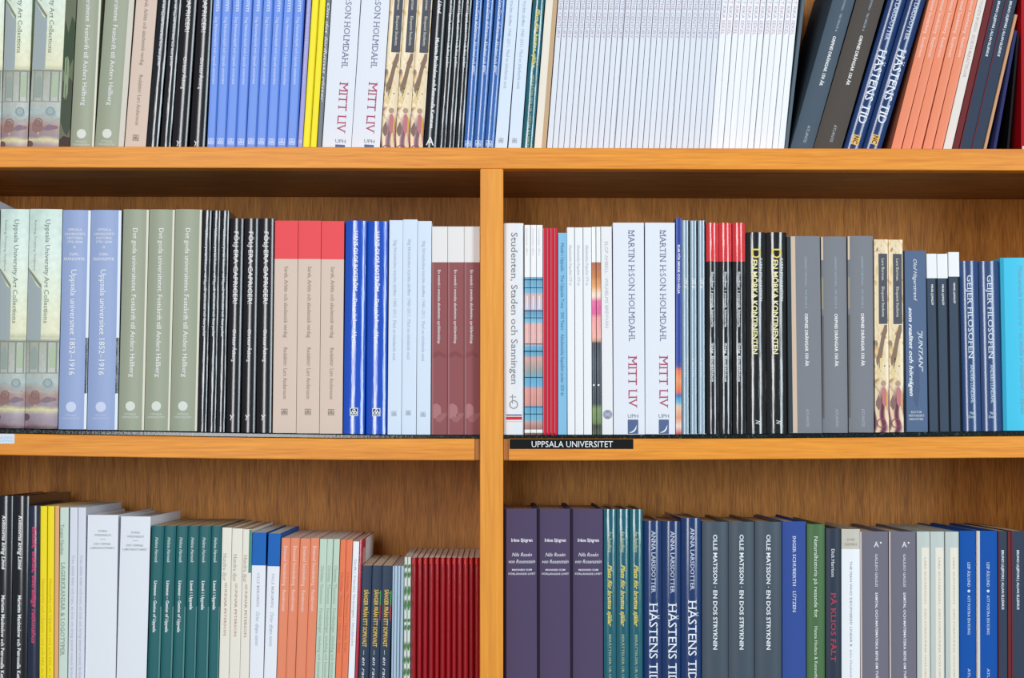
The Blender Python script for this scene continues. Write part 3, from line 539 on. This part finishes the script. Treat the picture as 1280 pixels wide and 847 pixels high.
# ------------------------------------------------------------------ placing the books
ROWS = {'top': (lambda p: L1_top(p) + 12, 183.0), 'ml': (L2_lin, 540.0), 'mr': (L2_lin, 540.0), 'bl': (L3_top, 847.0), 'br': (L3_top, 847.0)}
ROWNAME = {'top': 'top shelf', 'ml': 'middle left shelf', 'mr': 'middle right shelf', 'bl': 'bottom left shelf', 'br': 'bottom right shelf'}
ORD = ['first', 'second', 'third', 'fourth', 'fifth', 'sixth', 'seventh', 'eighth', 'ninth', 'tenth', 'eleventh', 'twelfth', 'thirteenth', 'fourteenth', 'fifteenth', 'sixteenth', 'seventeenth', 'eighteenth', 'nineteenth', 'twentieth'] + ['twenty-' + o for o in ('first', 'second', 'third', 'fourth', 'fifth', 'sixth', 'seventh', 'eighth', 'ninth')]
NUM = {2: 'two', 3: 'three', 4: 'four', 5: 'five', 6: 'six', 9: 'nine', 12: 'twelve', 29: 'twenty-nine'}
SPINE_Y = {'top': .026, 'ml': .012, 'mr': .012, 'bl': .012, 'br': .012}
last = {}
LABELS = set()
def run(row, tpl, edges, lean, ytop=None, desc='', h=None, group=None, dy=0.0, z_rot=0.0):
    """edges: bottom edges [x0, x1, ...] at the row's reference line; lean: dx per px of height (number or one per book)
       tpl: name or list of names; ytop: photo row of the top"""
    n = len(edges) - 1; basef, yref = ROWS[row]
    for i in range(n):
        T = TPL[tpl if isinstance(tpl, str) else tpl[i]]
        ln = lean if isinstance(lean, (int, float)) else (lean[0] + (lean[1] - lean[0]) * i / max(1, n - 1) if len(lean) == 2 and n != 2 else lean[i])
        yt = (ytop[i] if isinstance(ytop, (list, tuple)) else ytop)
        Y = SPINE_Y[row] + dy + rnd.uniform(-.0015, .0015)
        e0, e1 = edges[i], edges[i + 1]; xm = (e0 + e1) / 2; yb = basef(xm)
        hh = (h if h else yb - yt)
        xa_, za = at(e0, yref, Y); xb_, zb = at(e0 + ln * 150, yref - 150, Y); a = math.atan2(xb_ - xa_, zb - za)
        xr_, _ = at(e1, yref, Y); zs = max(at(q, basef(q), 0)[1] for q in (e0, xm, e1)) + .0003
        ta = math.tan(a)
        XLb = xa_ - (za - zs) * ta; XRb = xr_ - (za - zs) * ta            # edges carried down to the shelf
        Hm = hh * S
        if row in last:      # stay clear of the neighbour on the left, at the foot and at the top
            pX, pa, pH = last[row]; zz = min(Hm, pH)
            d = max(pX - XLb, (pX + zz * math.tan(pa)) - (XLb + zz * ta))
            if d > 0: XLb += d
        XLb += .00022; XRb -= .00006
        wm = (XRb - XLb) * math.cos(a); wpx = math.floor(wm / S * 2) / 2
        if wpx < 2: print('TOO THIN', row, tpl, i, wpx); wpx = 2
        last[row] = (XLb + wm / math.cos(a), a, Hm) if wpx * S <= wm + 1e-6 else (XLb + wpx * S / math.cos(a), a, Hm)
        ca, sa = math.cos(a), math.sin(a)
        hwid = wpx * S / 2
        # lowest corner rests on the shelf
        if a >= 0: cx, cz = XLb + wm / ca, zs; ox, oz = cx - hwid * ca - (wm - 2 * hwid) / 2, cz + hwid * sa
        else: cx, cz = XLb, zs; ox, oz = cx + hwid * ca, cz - hwid * sa
        root = bpy.data.objects.new(T.name, None); COL.objects.link(root); root.empty_display_size = .02
        root.location = (ox, Y, oz + .00005); root.rotation_euler = (0, a, 0)
        for pn, me, lb in build(T, wpx, hh):
            c = link(pn, me, root)
        plural = desc[:-1] + 'ies' if desc.endswith('y') and False else desc
        if n > 1:
            o_ = 'leftmost' if i == 0 else ('rightmost' if i == n - 1 else ORD[i] + ' from left')
            if n == 3 and i == 1: o_ = 'middle one'
            lab = '%s of %s %s, %s' % (o_, NUM.get(n, str(n)), desc, ROWNAME[row])
            tag(root, lab, 'magazine' if T.bind == 'fold' else 'book', group or (desc + ' on the ' + ROWNAME[row]))
        else:
            lab = '%s, %s' % (desc, ROWNAME[row]); tag(root, lab, 'magazine' if T.bind == 'fold' else 'book')
        if lab in LABELS or not 4 <= len(lab.split()) <= 16: print('LABEL', lab)
        LABELS.add(lab)
def sp(a, b, n): return [a + (b - a) * i / n for i in range(n + 1)]

# top shelf
run('top', ['art', 'art', 'art_wide'], [-33, .5, 34, 86.5], [.027, .034, .05], h=280, desc='jackets with pale painted landscape')
run('top', ['det', 'det_light'], [87, 117, 154.5], [.05, .073], h=280, desc='thick sage green hardcovers')
run('top', 'sarek', [155.5, 182], .08, h=268, desc='beige pink book with grey title')
run('top', 'port', [182.5, 197.5, 213], [.083, .075], h=279, desc='narrow shiny black books right of beige pink one')
run('top', 'folj', [213.5, 233.5, 256], [.068, .057], h=271, desc='wider glossy black books with large white capitals')
run('top', 'dag', sp(256.7, 371.5, 9), [.045, .052], h=270, desc='cornflower blue paperbacks')
run('top', 'lav', [372, 377.8], .062, h=270, desc='thin lavender booklet beside the yellow books')
run('top', 'yellow', [378.3, 387.7, 395.5], [.064, .064], h=267, desc='thin bright yellow books')
run('top', 'script', [396, 402], .065, h=262, desc='thin grey book with slanted white script beside yellow books')
run('top', 'mitt', [402.5, 439, 475], [.065, .068], h=267, desc='thick white books with red title capitals')
run('top', 'eloq', [475.5, 493.3, 511, 528.7], [.067, .065], h=245, desc='golden cream books with swirling baroque print')
run('top', 'kvinn', [529.2, 546.5], .067, h=280, desc='glossy black book with white A near its foot')
run('top', 'port', [547, 557.7, 568.3, 579], [.067, .063], h=279, desc='very thin black books left of the dark blue ones')
run('top', 'lars', [579.5, 591.5, 605, 618], [.066, .078], h=268, desc='glossy royal blue books')
run('top', 'strom', [618.4, 634, 651.5], [.08, .075], h=269, desc='pale ice blue paperbacks')
run('top', 'plats', [652, 667], .077, h=265, desc='dark teal book with yellow slanted title')
run('top', 'cream_tan', [667.5, 683], .078, h=268, desc='cream book with a tan right edge')
run('top', 'century', sp(683.5, 888, 29), [.078, .0765], h=270, desc='greyish white thin paperbacks')
run('top', 'sekel', sp(888.3, 980.5, 12), [.0775, .097], h=270, desc='thin brighter white paperbacks')
run('top', 'slate', [980.8, 985.5], .115, h=266, desc='thin slate booklet at the end of the white paperbacks')
run('top', 'orphei_slate', [987, 1017], .285, h=262, desc='leaning slate blue hardcover with small white capitals')
run('top', 'orphei_brown', [1017.5, 1053], .29, h=262, desc='leaning dark brown hardcover with small white capitals')
run('top', 'hast', [1055, 1079, 1103], [.30, .30], h=250, desc='leaning glossy navy books with big white title')
run('top', 'sweden', [1114.5, 1127, 1139.5, 1152.5, 1166, 1179], [.255, .235], h=228, desc='leaning salmon orange books')
run('top', 'flax', [1179.5, 1190.5], .232, h=240, desc='leaning off-white book beside the salmon orange ones')
run('top', 'wine', [1191, 1199], .232, h=236, desc='leaning thin wine red book left of dark slate pair')
run('top', 'bruno', [1199.7, 1214.6, 1229.5], [.23, .23], h=236, desc='leaning dark slate books with tiny white capitals')
run('top', 'tan', [1230, 1234], .232, h=195, desc='thin tan booklet leaning on the dark slate pair')
run('top', 'navy', [1239, 1246], .18, h=172, desc='thin navy booklet leaning near the right end')
run('top', 'black', [1248, 1262], .09, h=165, desc='short plain black book left of the red one')
run('top', 'red', [1276.5, 1302], 0, h=275, desc='upright red book at the far right')
# middle left
run('ml', 'lab_side', [-34, -7], .024, 249.5, desc='tall pale grey book beyond the landscape jackets')
run('ml', 'art', [-6, 30, 71.5], [.024, .024], 260, desc='jackets with pale painted landscape')
run('ml', 'hist', [72, 107.5, 146.5], [.022, .02], 261, desc='thick periwinkle blue hardcovers')
run('ml', 'det', [147, 179.5, 212, 246], [.024, .024], 260, desc='thick sage green hardcovers')
run('ml', 'port', [246.5, 258, 269.5, 281], [.024, .021], 261, desc='narrow shiny black books, tiny white title')
run('ml', 'folj', [281.5, 299.5, 319, 340], [.02, .012], 271, desc='glossy black books with thin white capitals')
run('ml', 'sarek', [340.5, 370, 399, 428], [.011, .01], 274, desc='beige books with a coral red top band')
run('ml', 'bostrom', [428.5, 455.5, 483.7], [.012, .008], 274, desc='shiny vivid blue books')
run('ml', 'strom', [484.2, 501.5, 520, 538.3], [.009, .006], [273, 272, 274], desc='pale ice blue paperbacks')
run('ml', 'brown', [538.8, 559, 580, 600], [.003, 0], 281, desc='reddish brown books with a white top band')
# middle right
last.pop('mr', None)
run('mr', 'student', [629.4, 655], 0, 276.5, desc='white hardcover with grey title and striped foot')
run('mr', 'pens', [655.3, 663, 670.5, 678.3], 0, 279, desc='thin white-topped books with blue and pink photo strip')
run('mr', 'redthin', [678.6, 683.2, 687.8, 692.4, 697], 0, 283, desc='very thin red booklets')
run('mr', 'sky', [697.3, 708.7], 0, 289, desc='sky blue paperback beside the red booklets')
run('mr', 'kapell', [709, 719, 729.6, 740], -.003, 282, desc='slim white paperbacks with faint blue-grey title')
run('mr', 'sunset', [740.3, 746, 752], -.004, 281, desc='very thin books with sunset photo strip')
run('mr', 'alm', [752.3, 766.3], -.006, 281, desc='white paperback with round grey seal near its foot')
run('mr', 'mitt', [767, 806.3, 844.2], [-.004, -.001], 276, desc='thick white books with red title capitals')
run('mr', 'glow', [844.5, 852.2], 0, 270, desc='thin royal blue book with orange foot')
run('mr', 'ar100', [852.5, 862.5, 872.7, 882.8], -.002, 273, desc='glossy grey-blue books')
run('mr', 'redcap', [883.2, 899, 916, 932.8], -.003, 276, desc='shiny black books with a red top band')
run('mr', 'morka', [933.3, 958.7, 985], -.004, 288, desc='shiny black books with bold yellow-white capitals')
run('mr', ['orphei_wide', 'orphei', 'orphei'], [986.5, 1028.5, 1061, 1093.5], [-.012, -.006], 293, desc='grey cloth hardcovers')
run('mr', 'eloq', [1093.8, 1111.8, 1130], [-.006, -.006], 297, desc='golden cream books with swirling baroque print')
run('mr', 'juntan', [1131.5, 1160.5], -.012, 311, desc='mottled slate blue book with white slanted lettering')
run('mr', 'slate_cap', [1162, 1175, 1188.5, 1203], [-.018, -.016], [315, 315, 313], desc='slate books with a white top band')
run('mr', 'geijer', [1204, 1228, 1254], [-.02, -.02], 324, desc='glossy dark blue books with serif white capitals')
run('mr', 'turq', [1254.5, 1300], -.02, 320, desc='turquoise hardcover at the far right')
# bottom left
run('bl', 'kvinn', [-8, 13.5, 33], [.012, .012], 625, desc='glossy black books with two-line white title')
run('bl', 'rednavy', [33.5, 48.8], .008, 637, desc='dark navy book with crimson slanted title')
run('bl', 'yellow_text', [49.2, 58, 67], .006, 637.5, desc='yellow paperbacks')
run('bl', 'tanorange', [67.3, 73], .006, 637, desc='thin apricot booklet right of the yellow paperbacks')
run('bl', 'lager', [73.3, 84.5], .008, 639, desc='pale mint paperback with grey capitals')
run('bl', 'lilac', [84.8, 95, 105], .012, 639, desc='pale lilac paperbacks')
run('bl', 'lab', [105.3, 144.5, 183], [.018, .028], [648.5, 650.5], desc='wide white books with small centred grey lettering')
run('bl', ['linn_en'] * 3 + ['linn_sv'] * 3, [184, 199.5, 215, 230, 244.5, 259.5, 273], [.03, .022], 662, desc='dark green paperbacks')
run('bl', ['gunnar', 'gunnar', 'gunnar_green'], [273.5, 286, 299.5, 311], [.022, .022], [664, 665, 666], desc='cream paperbacks')
run('bl', 'olleb', [311.5, 329, 345.2], [.022, .032], [670, 671], desc='white paperbacks with a blue top band')
run('bl', 'sweden', [345.6, 357, 369, 382, 393], [.036, .036], [677, 677, 677.5, 677], desc='salmon orange books')
run('bl', 'theo', [393.3, 402.7, 410.6, 418.7], .037, 678, desc='pale green paperbacks')
run('bl', 'coral', [419, 426.6, 434.5], .037, 679, desc='thin coral orange paperbacks')
run('bl', 'white1', [434.9, 443], .037, 681, desc='thin white paperback right of the coral orange pair')
run('bl', 'cherry', [443.3, 447.2], .036, 678, desc='very thin cherry red booklet showing its white cover')
run('bl', ['song', 'song_strip', 'song_strip'], [447.7, 460.5, 473.5, 486.5], [.033, .03], 711, desc='short navy paperbacks with yellow capitals')
run('bl', 'pale', sp(486.9, 503, 4), .014, 711.5, desc='thin pale blue glossy magazines')
run('bl', 'zebra', [503.3, 508, 512.6], .008, 700.5, desc='thin magazines with green blotches on white')
run('bl', 'redmag', sp(513, 600, 12), [.006, 0], 701, desc='thin shiny dark red magazines')
# bottom right
run('br', 'rosen', [629.5, 671.5, 713, 754], [-.001, 0], 640, desc='thick purple cloth hardcovers')
run('br', 'plats', [754.5, 770.5, 787, 803.5], 0, 640.5, desc='teal books with yellow slanted title')
run('br', 'hast', [804, 827.5, 851.5, 877], 0, [655.5, 655.5, 651.5], desc='glossy navy books with big white title')
run('br', 'olle', [877.5, 910.5, 943.5, 977.5], 0, 656, desc='dark slate hardcovers with bold white capitals')
run('br', 'inger', [978, 1008], -.001, 655.5, desc='medium blue cloth hardcover with small white capitals')
run('br', 'natural', [1008.5, 1031.5], 0, 659, desc='moss green hardcover')
run('br', 'klio', [1032, 1051.5], -.001, 664, desc='dark slate book with red capitals')
run('br', 'linear', [1052, 1075.5], -.001, 665, desc='white book with a beige top band')
run('br', 'galileo', [1076, 1111.8, 1146], -.004, 668, desc='purplish grey cloth hardcovers with white A')
run('br', 'greygreen', [1146.4, 1163.5, 1181.5, 1199.5], -.003, 668, desc='pale grey-green hardcovers with cream spine label')
run('br', ['leif', 'leif_strip'], [1200, 1220.5, 1247.5], -.002, 667, desc='royal blue cloth hardcovers')
run('br', 'bruno', [1248, 1259.5], -.003, 667, desc='narrow dark slate book right of royal blue pair')
run('br', 'wine', [1260, 1264.3], -.003, 668, desc='thin wine red book between two dark slate books')
run('br', 'bruno', [1264.6, 1281], -.003, 667, desc='dark slate book at the far right edge')
print('labels', len(LABELS), 'objects', len(bpy.data.objects))
